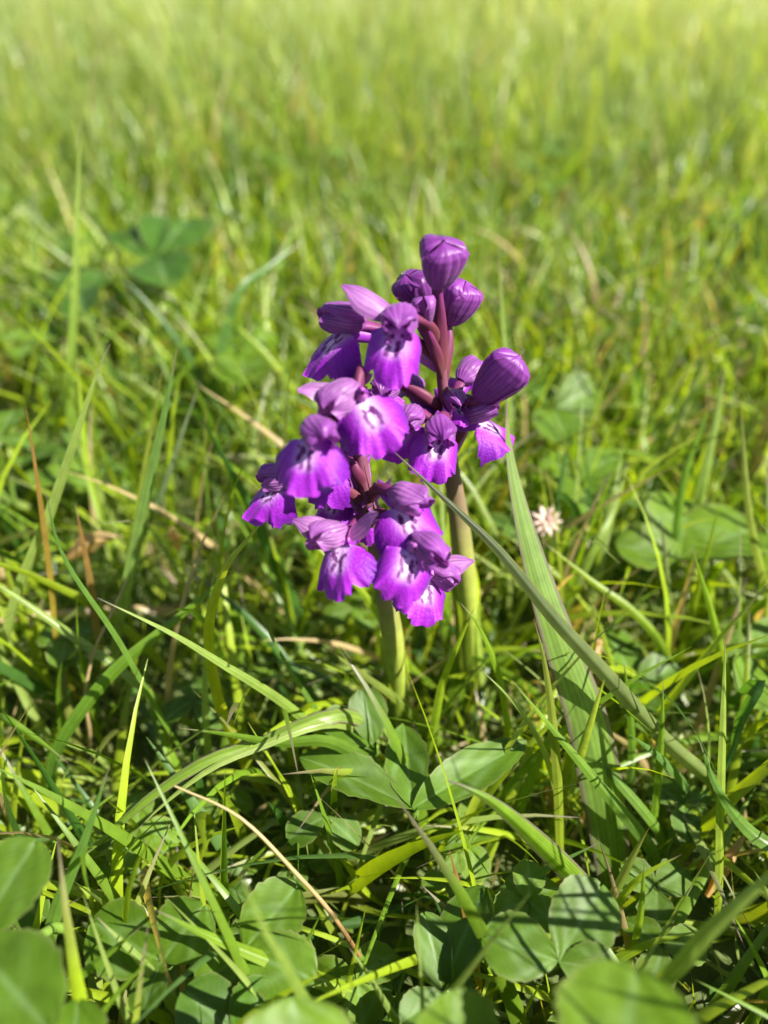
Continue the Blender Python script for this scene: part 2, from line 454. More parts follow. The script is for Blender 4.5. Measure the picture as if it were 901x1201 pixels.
def lip_geo(fr, s, seed, fold=6.0, spread=1.0, phi0=18, phi1=70, pale=1.0):
    r_ = np.random.default_rng(seed)
    na, ns = 61, 40
    th = np.linspace(-R(92), R(92), na)
    sv = np.linspace(0.04, 1, ns)
    A = np.abs(th)
    rad = 9.4 + 1.0 * np.exp(-(A / R(13)) ** 2) - 0.9 * np.exp(-((A - R(24)) / R(7)) ** 2) + 0.7 * np.exp(-((A - R(48)) / R(18)) ** 2) - 5.2 * sstep(R(60), R(92), A)
    ph = r_.uniform(0, 6)
    rad = rad + 0.28 * np.sin(th * 23 + ph) + 0.18 * np.sin(th * 41 + ph * 2) + 0.16 * np.sin(th * 67 + ph * 3) + r_.normal(0, 0.2, na) * (A > R(3))
    rad = rad * 1.2
    S, TH = np.meshgrid(sv, th, indexing='ij')
    rr = S * rad[None]
    x = rr * np.sin(TH) * 0.98 * spread
    l = rr * np.cos(TH) + 0.8
    # sides fold back round a cylinder, flatter in the middle
    Rf = np.where(x < 0, fold * r_.uniform(.62, 1.15), fold * r_.uniform(.62, 1.15))
    phi1 = phi1 + r_.uniform(-12, 10)
    ang = np.sign(x) * np.maximum(np.abs(x) - 1.2, 0) / Rf
    back = Rf * (1 - np.cos(ang))
    xx = np.clip(x, -1.2, 1.2) + Rf * np.sin(ang)
    # bends from forward to hanging
    phi = R(phi0) + (R(phi1) - R(phi0)) * np.clip(l / 10.5, -0.1, 1.2)
    k = (R(phi1) - R(phi0)) / 10.5
    fwd = (np.sin(phi) - math.sin(R(phi0))) / k
    dwn = (math.cos(R(phi0)) - np.cos(phi)) / k
    nf, nu = np.sin(phi), np.cos(phi)
    ruf = 0.95 * S ** 4 * np.sin(TH * 7 + ph) + 0.3 * S ** 5 * np.sin(TH * 31 + ph) + 0.6 * S ** 2 * np.sin(TH * 2 + ph * 1.7) + 0.35 * S ** 6 * np.sin(TH * 19 + 2 * ph) + 0.35 * np.exp(-((x) / 0.8) ** 2) * S * (1 - S) * -3
    off = -back + ruf
    P = np.stack([xx, fwd + nf * off, -dwn + nu * off], -1) * 0.001 * s
    # colour
    ax = np.abs(x)
    deep = sstep(3.2, 8.5, ax)
    C = mixc(LIP_EDGE, LIP_DEEP, deep * 0.75)
    C = mixc(C, LIP_EDGE * 1.25 + 0.02, sstep(0.75, 0.98, S) * 0.5 * (1 - deep))
    streak = 1 + 0.10 * np.sin(TH * 34 + 1.5 * np.sin(S * 5))
    pm = np.exp(-(x / 1.9) ** 2) * (1 - sstep(5.2, 8.6, l)) * pale
    C = mixc(C, LIP_PALE, np.clip(pm * 1.15, 0, 0.95)) * streak[..., None]
    # dark dashes
    spots = []
    for row in (3.2, 4.3, 5.4, 6.5):
        for sx in (-1, 1):
            spots.append((sx * r_.uniform(0.5, 1.5), row + r_.uniform(-.35, .35), r_.uniform(.38, .58), r_.uniform(.5, 1.0), r_.uniform(-.5, .5)))
    for _ in range(3):
        spots.append((r_.uniform(-2, 2), r_.uniform(1.5, 5.0), r_.uniform(.18, .28), r_.uniform(.25, .5), r_.uniform(-1, 1)))
    for (cx, cl, w, h, a) in spots:
        dx, dl = x - cx, l - cl
        ux, ul = dx * math.cos(a) + dl * math.sin(a), -dx * math.sin(a) + dl * math.cos(a)
        d = (ux / w) ** 2 + (ul / h) ** 2
        C = mixc(C, SPOT, 0.9 * (1 - sstep(0.6, 1.5, d)))
    g = Geo()
    g.grid(fr(P.reshape(-1, 3)).reshape(P.shape), C, np.stack([(TH + 1.6) / 3.2, S], -1))
    return g

def sepal_pts(base, d, nout, Lg, W, cross, bend, n=26, m=37, tipw=0.18, curl=0.0):
    """Cupped sepal: base point, start direction, outer normal, length, width, cross radius, bend (radians, away from the outer normal)."""
    d = nrm(d); nout = nrm(nout - d * np.dot(nout, d)); sd = np.cross(d, nout)
    t = np.linspace(0, 1, n); u = np.linspace(-1, 1, m)
    T, U = np.meshgrid(t, u, indexing='ij')
    prof = (0.38 + 0.62 * np.sin(np.pi * np.clip(T * 0.9 + 0.12, 0, 1)) ** 0.8) * (1 - (1 - tipw) * sstep(0.55, 1.0, T) ** 1.3)
    hw = W * 0.5 * prof
    a = bend * T + curl * sstep(0.6, 1, T)
    # centre line by integration
    aa = bend * t + curl * sstep(0.6, 1, t)
    st = Lg / (n - 1)
    f = np.r_[0, np.cumsum(np.cos(aa[:-1]) * st)]; q = np.r_[0, np.cumsum(-np.sin(aa[:-1]) * st)]
    Dd = np.cos(a)[..., None] * d - np.sin(a)[..., None] * nout
    Nn = np.cos(a)[..., None] * nout + np.sin(a)[..., None] * d
    xx = U * hw
    ang = xx / cross
    P = base + f[:, None, None] * d + q[:, None, None] * nout + (cross * np.sin(ang))[..., None] * sd - (cross * (1 - np.cos(ang)))[..., None] * Nn
    return P, T, U
def sepal_col(T, U, pale, r_, k=3.2, strong=1.0):
    C = mixc(SEP_A, SEP_P, np.clip(0.7 * pale * (0.35 + 0.65 * (1 - np.abs(T - 0.45) * 1.6)), 0, 1))
    C = C * (1 + 0.12 * np.sin(T * 7 + r_.uniform(0, 6)))[..., None]
    v = np.abs(np.sin(np.pi * (U * k + 0.5 + 0.06 * np.sin(T * 9))))
    hsh = np.modf(np.abs(np.sin(np.floor(U * k + 0.5) * 12.9898 + r_.uniform(0, 9)) * 43.7))[0]
    line = (0.35 + 0.65 * hsh) * (1 - sstep(0.10 + 0.1 * hsh, 0.34 + 0.3 * hsh, v)) * sstep(0.02, 0.15, T) * (1 - sstep(0.9, 1.0, T))
    return mixc(C, VEIN, line * 0.9 * strong)

def sepal(fr, s, parent, org, base, d, nout, Lg, W, cross, bend, pale, seed, name='sepal', curl=0.0, strong=1.0, tint=None, tipw=0.18):
    r_ = np.random.default_rng(seed)
    P, T, U = sepal_pts(np.array(base, float), np.array(d, float), np.array(nout, float), Lg, W, cross, bend, curl=curl, tipw=tipw)
    P = P + (0.12 * np.sin(U * 5 + seed) * T)[..., None] * nrm(np.array(nout, float))
    C = sepal_col(T, U, pale, r_, strong=strong)
    if tint is not None: C = C * np.array(tint)
    g = Geo()
    g.grid(fr((P * 0.001 * s).reshape(-1, 3)).reshape(P.shape), C)
    return g.build(name, M_SEPAL, parent, org)

OVARY = np.array([[0.10, 0.04, 0.03], [0.115, 0.025, 0.042], [0.115, 0.018, 0.062], [0.15, 0.02, 0.14]])
def ovary(plant, org, S, throat, up=0.004, back=None, name='flower'):
    g = Geo()
    m1 = S * 0.62 + throat * 0.38 + np.array([0, 0, up])
    pts = [S, S * 0.9 + throat * 0.1 + np.array([0, 0, up * 0.6]), m1]
    if back is not None: pts.append(throat + back)
    pts.append(throat)
    tube(g, pts, [0.0008, 0.0011, 0.0013, 0.0012, 0.0011], OVARY, nseg=12, n=26, lumps=0.14)
    return g

def flower(plant, org, stem, px, py, Y, yaw, s=1.0, tilt=10, roll=0, seed=0, fold=6.0, phi=(18, 70), pale=0.4, hood=1.0, wings=(0.0, 0.0), attach=0.010, lipl=1.0, up=0.004, hturn=0, hlift=-6):
    thr = at_y(px, py, Y)
    fr = Frame(thr, yaw, tilt, roll)
    i = np.argmin(np.abs(stem[:, 2] - (thr[2] - attach)))
    S = stem[i]
    F = fr.M[1]
    gov = ovary(plant, org, S, thr, up, back=-F * 0.0028 + np.array([0, 0, 0.0010]))
    # column: short purple knob in the throat
    tube(gov, [thr - F * 0.001, thr + F * 0.0012 + fr.M[2] * 0.0012, thr + F * 0.0026 + fr.M[2] * 0.0022, thr + F * 0.0032 + fr.M[2] * 0.0021], [0.0013, 0.0014, 0.0012, 0.0004], np.array([0.42, 0.12, 0.42]), nseg=10, n=10)
    fl = gov.build('flower', M_STEM, plant, org)
    lip_geo(fr, s * lipl, seed, fold=fold, phi0=phi[0], phi1=phi[1]).build('lip', M_LIP, fl, org)
    # spur: blunt tube pointing back and up
    gs = Geo()
    tube(gs, [thr + F * 0.0010 - fr.M[2] * 0.0006, thr - F * 0.0035 * s - fr.M[2] * 0.0012, thr - F * 0.0070 * s - fr.M[2] * 0.0010, thr - F * 0.0098 * s + fr.M[2] * 0.0002, thr - F * 0.0101 * s + fr.M[2] * 0.0004],
         [0.0016, 0.0015, 0.0014, 0.0014, 0.0003], np.array([[0.27, 0.03, 0.40], [0.20, 0.02, 0.32]]), nseg=12, n=22)
    gs.build('spur', M_SEPAL, fl, org)
    # helmet: dorsal sepal between two lateral ones, nodding over the throat
    r_ = np.random.default_rng(seed + 400)
    hy, hp = R(hturn + r_.uniform(-14, 14)), R(hlift + r_.uniform(-8, 8))
    ax = np.array([math.sin(hy) * math.cos(hp), math.cos(hy) * math.cos(hp), math.sin(hp)])
    e2 = nrm(np.array([0, 0, 1.0]) - ax * ax[2]); e1 = np.cross(e2, ax)
    if e1[0] < 0: e1 = -e1
    Lh, Rh = 9.2 * hood, 3.15 * hood
    b0 = np.array([0, -2.4, 1.7])
    for k, (cen, half, off) in enumerate(((0, 72, .35), (-104, 64, 0.0), (104, 64, 0.0))):
        T, U = np.meshgrid(np.linspace(0, 1, 26), np.linspace(-1, 1, 41), indexing='ij')
        ph = R(cen) + U * R(half) * (0.9 + 0.1 * np.sin(np.pi * T)) * (1 - .25 * sstep(.7, 1, T))
        prof = np.interp(T, [0, .08, .2, .4, .6, .8, .92, 1], [.36, .56, .80, .97, 1.0, .88, .66, .10 if k == 0 else .50])
        rad = Rh * prof + off + 0.5 * np.sin(U * 3.5 + seed + k) * T ** 1.5 + 0.25 * np.sin(T * 7 + 3 * U + seed) + (1.3 * T ** 1.5 * sstep(.25, 1, U * (-1 if k == 1 else 1)) + .5 * sstep(.8, 1, T) if k else .25 * np.abs(U) ** 3 * T) + .07 * np.cos(U * 22)
        al = Lh * (T * (1 - .10 * U ** 2) + (.0 if k else .02))
        P = b0 + al[..., None] * ax + (rad * np.sin(ph))[..., None] * e1 + (0.86 * rad * np.cos(ph))[..., None] * e2
        C = sepal_col(T, U, pale + (.12 if k else 0), r_, k=4.2, strong=.9)
        g = Geo(); g.grid(fr((P * 0.001 * s).reshape(-1, 3)).reshape(P.shape), C)
        g.build('sepal', M_SEPAL, fl, org)
    for k, sx in enumerate((-1, 1)):
        w = wings[k]
        if w > .2:
            sepal(fr, s, fl, org, (sx * 1.8, -1.2, 1.6), (sx * (0.55 + 0.7 * w), 0.35 - 0.4 * w, 0.45 + 0.45 * w), (sx * 0.15, 0.40, 0.75), 9.8, 6.8, 3.6, 0.45, min(1, pale + .45), seed * 7 + 2 + k, tipw=.4)
        sepal(fr, s, fl, org, (sx * 0.8, -0.4, 1.0), (sx * 0.2, 0.70, 0.65), (sx * 0.75, -0.35, 0.5), 4.6, 2.8, 2.0, 1.2, 0.1, seed * 7 + 4 + k, name='petal', strong=0.5)
    return fl, thr, S

def bract(plant, org, S, tip, w=0.0042, seed=0):
    r_ = np.random.default_rng(seed + 900)
    d = tip - S
    Lg = np.linalg.norm(d)
    no = nrm(np.cross(d, [1, 0.2, 0])) if abs(d[2]) < 2 * Lg else np.array([0, -1, 0])
    if no[1] > 0: no = -no
    P, T, U = sepal_pts(np.zeros(3), d, no, Lg * 1000, w * 1000, w * 700, 0.35, n=18, m=9, tipw=0.05)
    C = sepal_col(T, U, 0.55, r_, k=1.6, strong=0.6)
    g = Geo(); g.grid(P * 0.001 + S, C)
    return g.build('bract', M_SEPAL, plant, org)

def bud(plant, org, stem, base, tip, Y, Yt, Rm, seed, attach=0.018, dark=1.0, pale=0.25, sub=3):
    b = at_y(base[0], base[1], Y); t = at_y(tip[0], tip[1], Yt)
    i = np.argmin(np.abs(stem[:, 2] - (b[2] - attach)))
    S = stem[i]
    ax = t - b; Lg = np.linalg.norm(ax); ax = ax / Lg
    gov = Geo()
    tube(gov, [S, S * 0.7 + b * 0.3 + np.array([0, 0, 0.001]), S * 0.25 + b * 0.75, b - ax * 0.001, b + ax * 0.002], [0.0009, 0.0012, 0.0014, 0.0012, 0.0011], OVARY, nseg=12, n=26, lumps=0.14)
    fl = gov.build('flower', M_STEM, plant, org)
    e1 = nrm(np.cross(ax, [0.2, 1, 0.1])); e2 = np.cross(ax, e1)
    r_ = np.random.default_rng(seed)
    for k in range(sub):
        n, m = 26, 67
        tt = np.linspace(0, 1, n); u = np.linspace(-1, 1, m)
        T, U = np.meshgrid(tt, u, indexing='ij')
        half = R(82) * (0.75 + 0.25 * np.sin(np.pi * T)) * (1 - 0.12 * sstep(0.72, 1, T))
        phi = k * 2 * math.pi / sub + 0.5 * seed + U * half
        prof = np.interp(T, [0, .06, .2, .4, .62, .8, .92, 1], [.34, .48, .68, .85, .97, 1.0, .84, .05])
        rad = Rm * prof * (1 + 0.04 * k + 0.11 * np.cos(3 * phi + seed) + 0.03 * np.cos(17 * U + seed) * T) + 0.0003 * np.abs(U) * T
        along = Lg * (T - 0.05 * np.abs(U) ** 2 * T + 0.03 * math.sin(k * 2.1))
        P = b + along[..., None] * ax + (rad * np.cos(phi))[..., None] * e1 + (rad * np.sin(phi) * 0.85)[..., None] * e2
        C = sepal_col(T, U, pale, r_, k=5.6, strong=0.8) * dark
        g = Geo(); g.grid(P, C)
        g.build('sepal', M_SEPAL, fl, org)
    return fl

def spur_and_bracts(plant, org, spec):
    for k, (S, thr) in enumerate(spec):
        d = thr - S
        bract(plant, org, S, S + d * 0.75 + np.array([0.001, 0.002, 0.003]), seed=k)

STEMC = np.array([[0.24, 0.31, 0.045], [0.25, 0.33, 0.04], [0.25, 0.30, 0.045], [0.17, 0.13, 0.07], [0.15, 0.055, 0.075], [0.15, 0.035, 0.085]])
def orchid(name_label, stem_px, r0, r1):
    W = [at_y(p[0], p[1], p[2]) for p in stem_px]
    W[0][2] = -0.004
    org = W[0].copy(); org[2] = 0
    root = empty('orchid_plant', org)
    tag(root, name_label, 'orchid', 'purple orchids in flower')
    g = Geo()
    P = tube(g, W, [r0, r0, r0 * .95, (r0 + r1) / 2, r1, r1 * .8], STEMC, nseg=18, n=60, lumps=0.04)
    g.build('stem', M_STEM, root, org)
    return root, org, P

def sheath(plant, org, stem, i0, i1, r, c0, c1, seed=0, open_=R(120), name='sheath_leaf', flare=0.0025, face=-1.2):
    """Leaf wrapped round the stem, its pointed tip standing slightly free."""
    Q = stem[i0:i1]
    n, m = len(Q), 17
    Tn = tangents(Q)
    G = np.zeros((n, m, 3)); C = np.zeros((n, m, 3))
    for k in range(n):
        t = k / (n - 1)
        a = nrm(np.cross(Tn[k], [0, 1, 0])); b = np.cross(Tn[k], a)
        half = R(165) * (1 - sstep(0.45, 1.0, t)) + R(4)
        ph = face + np.linspace(-half, half, m)
        rr = r * (1 + 0.06 * math.sin(t * 9)) + flare * sstep(0.7, 1.0, t)
        G[k] = Q[k] + (np.cos(ph) * rr)[:, None] * a + (np.sin(ph) * rr)[:, None] * b
        C[k] = c0 * (1 - t) + c1 * t
    g = Geo(); g.grid(G, C * (1 + 0.10 * np.cos(np.linspace(-1, 1, m) * 22))[None, :, None])
    return g.build(name, M_GRASS, plant, org)

def basal(plant, org, pts, w, c0, c1, roll, seed=0):
    P = spline(pts, 26)
    return blade_geo(P, w, c0, c1, roll, 0.18, None, 0.45, 0.8).build('basal_leaf', M_GRASS, plant, org)

# front plant: lower cluster, leaning left
pA, oA, sA = orchid('front orchid with the lower purple flower cluster, leaning over the clover', [(472,850,.128), (464,775,.128), (452,700,.128), (438,620,.129), (424,545,.131), (420,480,.134), (424,452,.136)], .0031, .0016)
sheath(pA, oA, sA, 2, 28, .0034, PAL['pale'] * 1.1, PAL['lime'] * 1.1)
specA = []
def FA(*a, **k):
    fl, thr, S = flower(pA, oA, sA, *a, **k); specA.append((S, thr))
FA(364, 512, .1180, -12, s=1.00, seed=1, hturn=25, hlift=0, roll=6, wings=(0.1, 0.0), pale=.35)
FA(338, 566, .1270, -62, s=.95, seed=2, roll=4, pale=.6)
FA(402, 636, .1130, -22, s=.98, seed=3, hturn=-10, hlift=10, roll=22, wings=(0.45, 0.25), pale=.75)
FA(483, 643, .1100, -4, s=1.0, seed=4, hturn=45, hlift=5, roll=-20, pale=.35, wings=(0.0, 0.0))
FA(498, 674, .1150, 10, s=.92, seed=5, hturn=40, hlift=5, roll=-20, wings=(0, .35), pale=.5, attach=.006)
FA(466, 590, .1180, 22, s=1.0, seed=6, hturn=40, hlift=0, roll=8, pale=.55, wings=(.1, 0))
FA(404, 575, .1360, -35, s=.9, seed=7, roll=0)
FA(408, 512, .1400, 175, s=.9, seed=8, attach=.007)
FA(424, 466, .1260, 18, s=1.05, seed=9, hturn=-50, hlift=5, roll=14, pale=.7, wings=(.35, 0), attach=.004)
FA(432, 588, .1330, -10, s=.85, seed=10, attach=.006)
FA(398, 548, .1290, -50, s=.85, seed=31, attach=.008)
spur_and_bracts(pA, oA, specA)

# rear plant: taller, with the buds on top
pB, oB, sB = orchid('rear taller orchid topped by closed striped buds beside the broad pale leaf', [(556,870,.146), (552,780,.146), (546,690,.146), (538,610,.147), (529,545,.148), (522,480,.149), (516,410,.150), (514,352,.150)], .0036, .0013)
sheath(pB, oB, sB, 3, 34, .0040, PAL['pale'] * 1.1, PAL['lime'])
specB = []
def FB(*a, **k):
    fl, thr, S = flower(pB, oB, sB, *a, **k); specB.append((S, thr))
FB(466, 380, .1370, -8, s=1.08, seed=11, hturn=18, hlift=-12, roll=0, pale=.3, wings=(.75, 0.0), attach=.012, fold=5.0)
FB(414, 388, .1440, -68, s=1.08, seed=12, hturn=-20, hlift=5, roll=4, attach=.012)
FB(513, 505, .1350, -4, s=.98, seed=13, hturn=20, hlift=-10, roll=-4, fold=4.5, pale=.2, attach=.010)
FB(557, 494, .1470, 78, s=.92, seed=14, hturn=0, hlift=20, roll=0, pale=.6)
FB(487, 462, .1540, 200, s=.9, seed=15, attach=.008)
FB(533, 470, .1490, 30, s=.8, seed=16, pale=.4, lipl=.7)
FB(482, 492, .1420, -35, s=.9, seed=19, attach=.012)
FB(452, 455, .1480, -25, s=.95, seed=17, attach=.010)
FB(545, 448, .1560, 150, s=.9, seed=18, attach=.010)
bud(pB, oB, sB, (514,334), (520,281), .149, .147, .0045, 21, attach=.022)
bud(pB, oB, sB, (527,378), (546,330), .156, .156, .0042, 22, attach=.012)
bud(pB, oB, sB, (499,362), (476,322), .157, .156, .0040, 23, attach=.014, dark=.8)
bud(pB, oB, sB, (560,468), (610,417), .146, .145, .0047, 24, attach=.004)
bud(pB, oB, sB, (500,382), (497,348), .146, .145, .0024, 25, attach=.014, pale=.6, sub=2)
spur_and_bracts(pB, oB, specB)
for pts, w, c in [([(566,868,.152),(575,800,.155),(582,740,.158)], .011, 'lime'), ([(545,872,.140),(540,815,.142),(545,745,.146)], .010, 'fresh'), ([(580,870,.150),(598,830,.152),(600,770,.153)], .008, 'lime')]:
    W = [at_y(*p) for p in pts]; W = [np.array([oB[0], oB[1], -.003])] + W
    basal(pB, oB, W, w, PAL[c], PAL[c], 10)

# ------------------------------------------------------------------ clover
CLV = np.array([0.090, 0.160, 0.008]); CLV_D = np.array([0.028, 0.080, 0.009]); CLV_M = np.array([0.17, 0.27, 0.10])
def leaflet_pts(Lg, W, kind='round', n=22, m=17, fold=0.25, droop=0.35, seed=0):
    r_ = np.random.default_rng(seed)
    t = np.linspace(0, 1, n) ** 0.9; u = np.linspace(-1, 1, m)
    T, U = np.meshgrid(t, u, indexing='ij')
    if kind == 'round':
        prof = np.interp(t, [0, .05, .15, .3, .5, .7, .85, .94, 1], [.03, .22, .52, .80, .99, .98, .80, .55, .16])
    else:
        prof = np.interp(t, [0, .06, .2, .4, .6, .8, .93, 1], [.05, .30, .70, .97, .97, .72, .38, .05])
    hw = W * 0.5 * prof
    hw = hw * (1 + 0.03 * r_.normal(0, 1, n))
    x = U * hw[:, None]
    y = Lg * T - (0.05 * Lg * np.exp(-(U / 0.22) ** 2) * sstep(.8, 1, T) if kind == 'round' else 0)
    z = fold * np.abs(x) - droop * Lg * T ** 2 * 0.5 + 0.06 * Lg * np.sin(T * 6 + seed) * U * 0.5 + 0.006 * W * np.cos(U * 11 + T * 16) 
    return np.stack([x, y, z], -1), T, U
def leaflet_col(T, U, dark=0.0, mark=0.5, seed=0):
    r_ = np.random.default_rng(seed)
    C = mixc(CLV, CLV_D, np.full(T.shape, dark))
    v = np.sin((T - 0.35 * np.abs(U)) * 60)
    C = C * (1 + 0.06 * v * (np.abs(U) > .06))[..., None]
    C = mixc(C, CLV_M * 0.9, np.exp(-(U / 0.05) ** 2) * 0.5)
    q = T + 0.42 * np.abs(U) - 0.68
    C = mixc(C, CLV_M, mark * np.exp(-(q / 0.07) ** 2) * (np.abs(U) < .85))
    C = mixc(C, [0.16, 0.17, 0.06], (np.abs(U) > .97) * 0.5)
    return C * r_.uniform(.88, 1.15)

LEAFGRP = 'clover leaves in the turf'
def px_clover(center, z, tips, label, kind='round', dark=0.0, mark=0.35, nup=(0.0, -0.25, 1.0), fold=.22, droop=.3, seed=0, stalk_w=.0009):
    """center pixel at height z, each leaflet given by its tip pixel, tip height and width/length ratio."""
    c = at_z(center[0], center[1], z)
    org = np.array([c[0] + 0.004 * math.sin(seed * 2.3), c[1] + 0.012 + 0.004 * math.cos(seed), 0])
    root = empty('clover_leaf', org)
    tag(root, label, 'clover', LEAFGRP)
    g = Geo()
    tube(g, [org + np.array([0, 0, -.004]), org * .7 + c * .3 + np.array([0, 0.002, z * .25]), org * .15 + c * .85 + np.array([0, .001, -z * .12]), c], [stalk_w * 1.3, stalk_w * 1.2, stalk_w], np.array([[.16, .24, .04], [.12, .22, .03]]), nseg=8, n=18)
    g.build('stalk', M_STEM, root, org)
    for k, (tx, ty, tz, ratio) in enumerate(tips):
        tp = at_z(tx, ty, tz)
        ax = tp - c; Lg = np.linalg.norm(ax); ax = ax / Lg
        nn = np.array(nup, float) + np.random.default_rng(seed * 17 + k).normal(0, .22, 3); nn = nrm(nn - ax * nn.dot(ax)); sd = np.cross(ax, nn)
        P, T, U = leaflet_pts(Lg, Lg * ratio, kind, fold=fold, droop=droop, seed=seed * 3 + k)
        P = P + np.stack([0 * T, 0 * T, droop * Lg * 0.5 * T], -1)
        G = c + P[..., :1] * sd + P[..., 1:2] * ax + P[..., 2:] * nn
        g = Geo(); g.grid(G, leaflet_col(T, U, dark, mark, seed * 3 + k))
        g.build('leaflet', M_CLOVER, root, org)
    return root

px_clover((484,948), .036, [(352,888,.038,.40),(618,870,.039,.34),(474,850,.037,.50)], 'clover leaf with long oval leaflets spread below the orchid stems', kind='long', mark=.4, fold=.34, nup=(-.1, -.05, 1.0), dark=.4, seed=1, stalk_w=.0011)
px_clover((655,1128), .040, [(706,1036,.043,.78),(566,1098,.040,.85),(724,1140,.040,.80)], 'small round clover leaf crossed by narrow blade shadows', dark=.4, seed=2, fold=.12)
px_clover((715,1300), .066, [(748,1132,.078,1.05),(900,1420,.06,1.0),(560,1420,.06,1.0)], 'largest clover leaf, its pale rounded leaflet right beside the leaning blurred blade', seed=3, fold=.08, mark=.15)
px_clover((535,1262), .055, [(532,1160,.062,1.25),(640,1330,.05,1.0),(430,1330,.05,1.0)], 'clover leaf with wide leaflet below the withering yellow and rust blade', seed=4, fold=.1, mark=.15)
px_clover((345,1288), .062, [(346,1170,.068,1.35),(470,1360,.06,1.0),(230,1360,.06,1.0)], 'clover leaf with wide leaflet under the out-of-focus blade', seed=5, fold=.1, mark=.15)
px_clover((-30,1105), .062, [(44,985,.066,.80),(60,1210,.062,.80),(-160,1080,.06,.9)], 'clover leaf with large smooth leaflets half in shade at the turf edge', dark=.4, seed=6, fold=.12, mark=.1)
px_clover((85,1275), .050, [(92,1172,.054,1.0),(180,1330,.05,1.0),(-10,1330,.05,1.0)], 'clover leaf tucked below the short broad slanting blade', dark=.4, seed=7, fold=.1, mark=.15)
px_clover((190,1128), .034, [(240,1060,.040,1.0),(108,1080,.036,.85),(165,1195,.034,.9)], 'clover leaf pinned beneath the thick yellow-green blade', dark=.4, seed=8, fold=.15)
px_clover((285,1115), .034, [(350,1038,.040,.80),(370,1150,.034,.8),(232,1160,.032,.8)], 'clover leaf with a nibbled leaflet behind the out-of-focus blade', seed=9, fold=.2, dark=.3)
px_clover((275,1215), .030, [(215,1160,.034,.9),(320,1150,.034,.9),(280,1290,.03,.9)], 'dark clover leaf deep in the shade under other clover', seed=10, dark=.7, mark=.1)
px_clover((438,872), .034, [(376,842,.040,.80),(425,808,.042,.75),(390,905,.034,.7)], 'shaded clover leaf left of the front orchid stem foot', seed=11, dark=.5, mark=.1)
px_clover((795,655), .0360, [(722,640,.0380,.95),(890,620,.0380,.95),(800,585,.0380,.9)], 'scalloped bright clover leaf behind the sharp pointed blade', seed=12, mark=.25)
px_clover((680,560), .0410, [(634,540,.0430,.85),(728,535,.0430,.85),(690,605,.0430,.8)], 'blurred clover leaf just behind the broad pale leaf', seed=13, mark=.1, dark=.2)
px_clover((285,415), .0460, [(246,393,.0480,.9),(322,392,.0480,.85),(284,452,.0480,.85)], 'pale blurred clover leaf behind the drooping left orchid flower', seed=14, mark=.3)
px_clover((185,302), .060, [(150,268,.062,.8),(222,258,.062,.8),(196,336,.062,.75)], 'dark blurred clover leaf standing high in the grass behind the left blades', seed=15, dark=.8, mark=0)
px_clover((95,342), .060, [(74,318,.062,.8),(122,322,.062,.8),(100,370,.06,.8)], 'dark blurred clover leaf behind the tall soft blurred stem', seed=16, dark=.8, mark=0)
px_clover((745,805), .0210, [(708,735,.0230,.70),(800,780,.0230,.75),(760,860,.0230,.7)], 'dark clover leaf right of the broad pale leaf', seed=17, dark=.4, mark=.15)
px_clover((880,770), .0310, [(835,745,.0330,.85),(930,740,.0330,.85),(880,830,.0330,.8)], 'clover leaf beside the olive upright blade', seed=18, dark=.2, mark=.15)
px_clover((520,1165), .028, [(497,1070,.034,.55),(570,1040,.036,.55),(470,1200,.03,.7)], 'narrow-leafleted dark clover leaf below the long oval clover', seed=19, dark=.5, mark=.1)
px_clover((650,480), .0460, [(615,450,.0480,.8),(700,455,.0480,.85),(660,520,.0480,.8)], 'soft clover leaf in the shade between the bud and the far grass', seed=20, dark=.3, mark=.1)

# loose clover leaves: shared leaflet meshes, every leaf its own thing
protoL = []
for k in range(5):
    P, T, U = leaflet_pts(1.0, [.85, .95, .8, .6, .9][k], 'long' if k == 3 else 'round', n=14, m=11, fold=.2, droop=.4, seed=50 + k)
    g = Geo(); g.grid(P, leaflet_col(T, U, [.1, .3, .5, .2, .0][k], .3, 60 + k))
    protoL.append(g.mesh('leaflet', M_CLOVER))
def loose_clover(x, y, z, size, az, label, group, variant, tilt):
    root = empty('clover_leaf', (x, y, 0))
    tag(root, label, 'clover', group)
    dx, dy = random.uniform(-.01, .01), random.uniform(-.01, .01)
    g = Geo()
    tube(g, [(0, 0, -.004), (dx * .2, dy * .2, z * .5), (dx, dy, z)], [.0010, .0009, .0008], np.array([[.15, .23, .04], [.11, .2, .03]]), nseg=6, n=9)
    g.build('stalk', M_STEM, root)
    for k in range(3):
        o = bpy.data.objects.new('leaflet', protoL[variant])
        col.objects.link(o); o.parent = root
        o.location = (dx, dy, z); o.scale = (size, size, size)
        o.rotation_euler = (tilt[0] + random.uniform(-.15, .3), tilt[1] + random.uniform(-.2, .2), az + k * 2.094 + random.uniform(-.25, .25))
cnt = 0
loose_spots = []
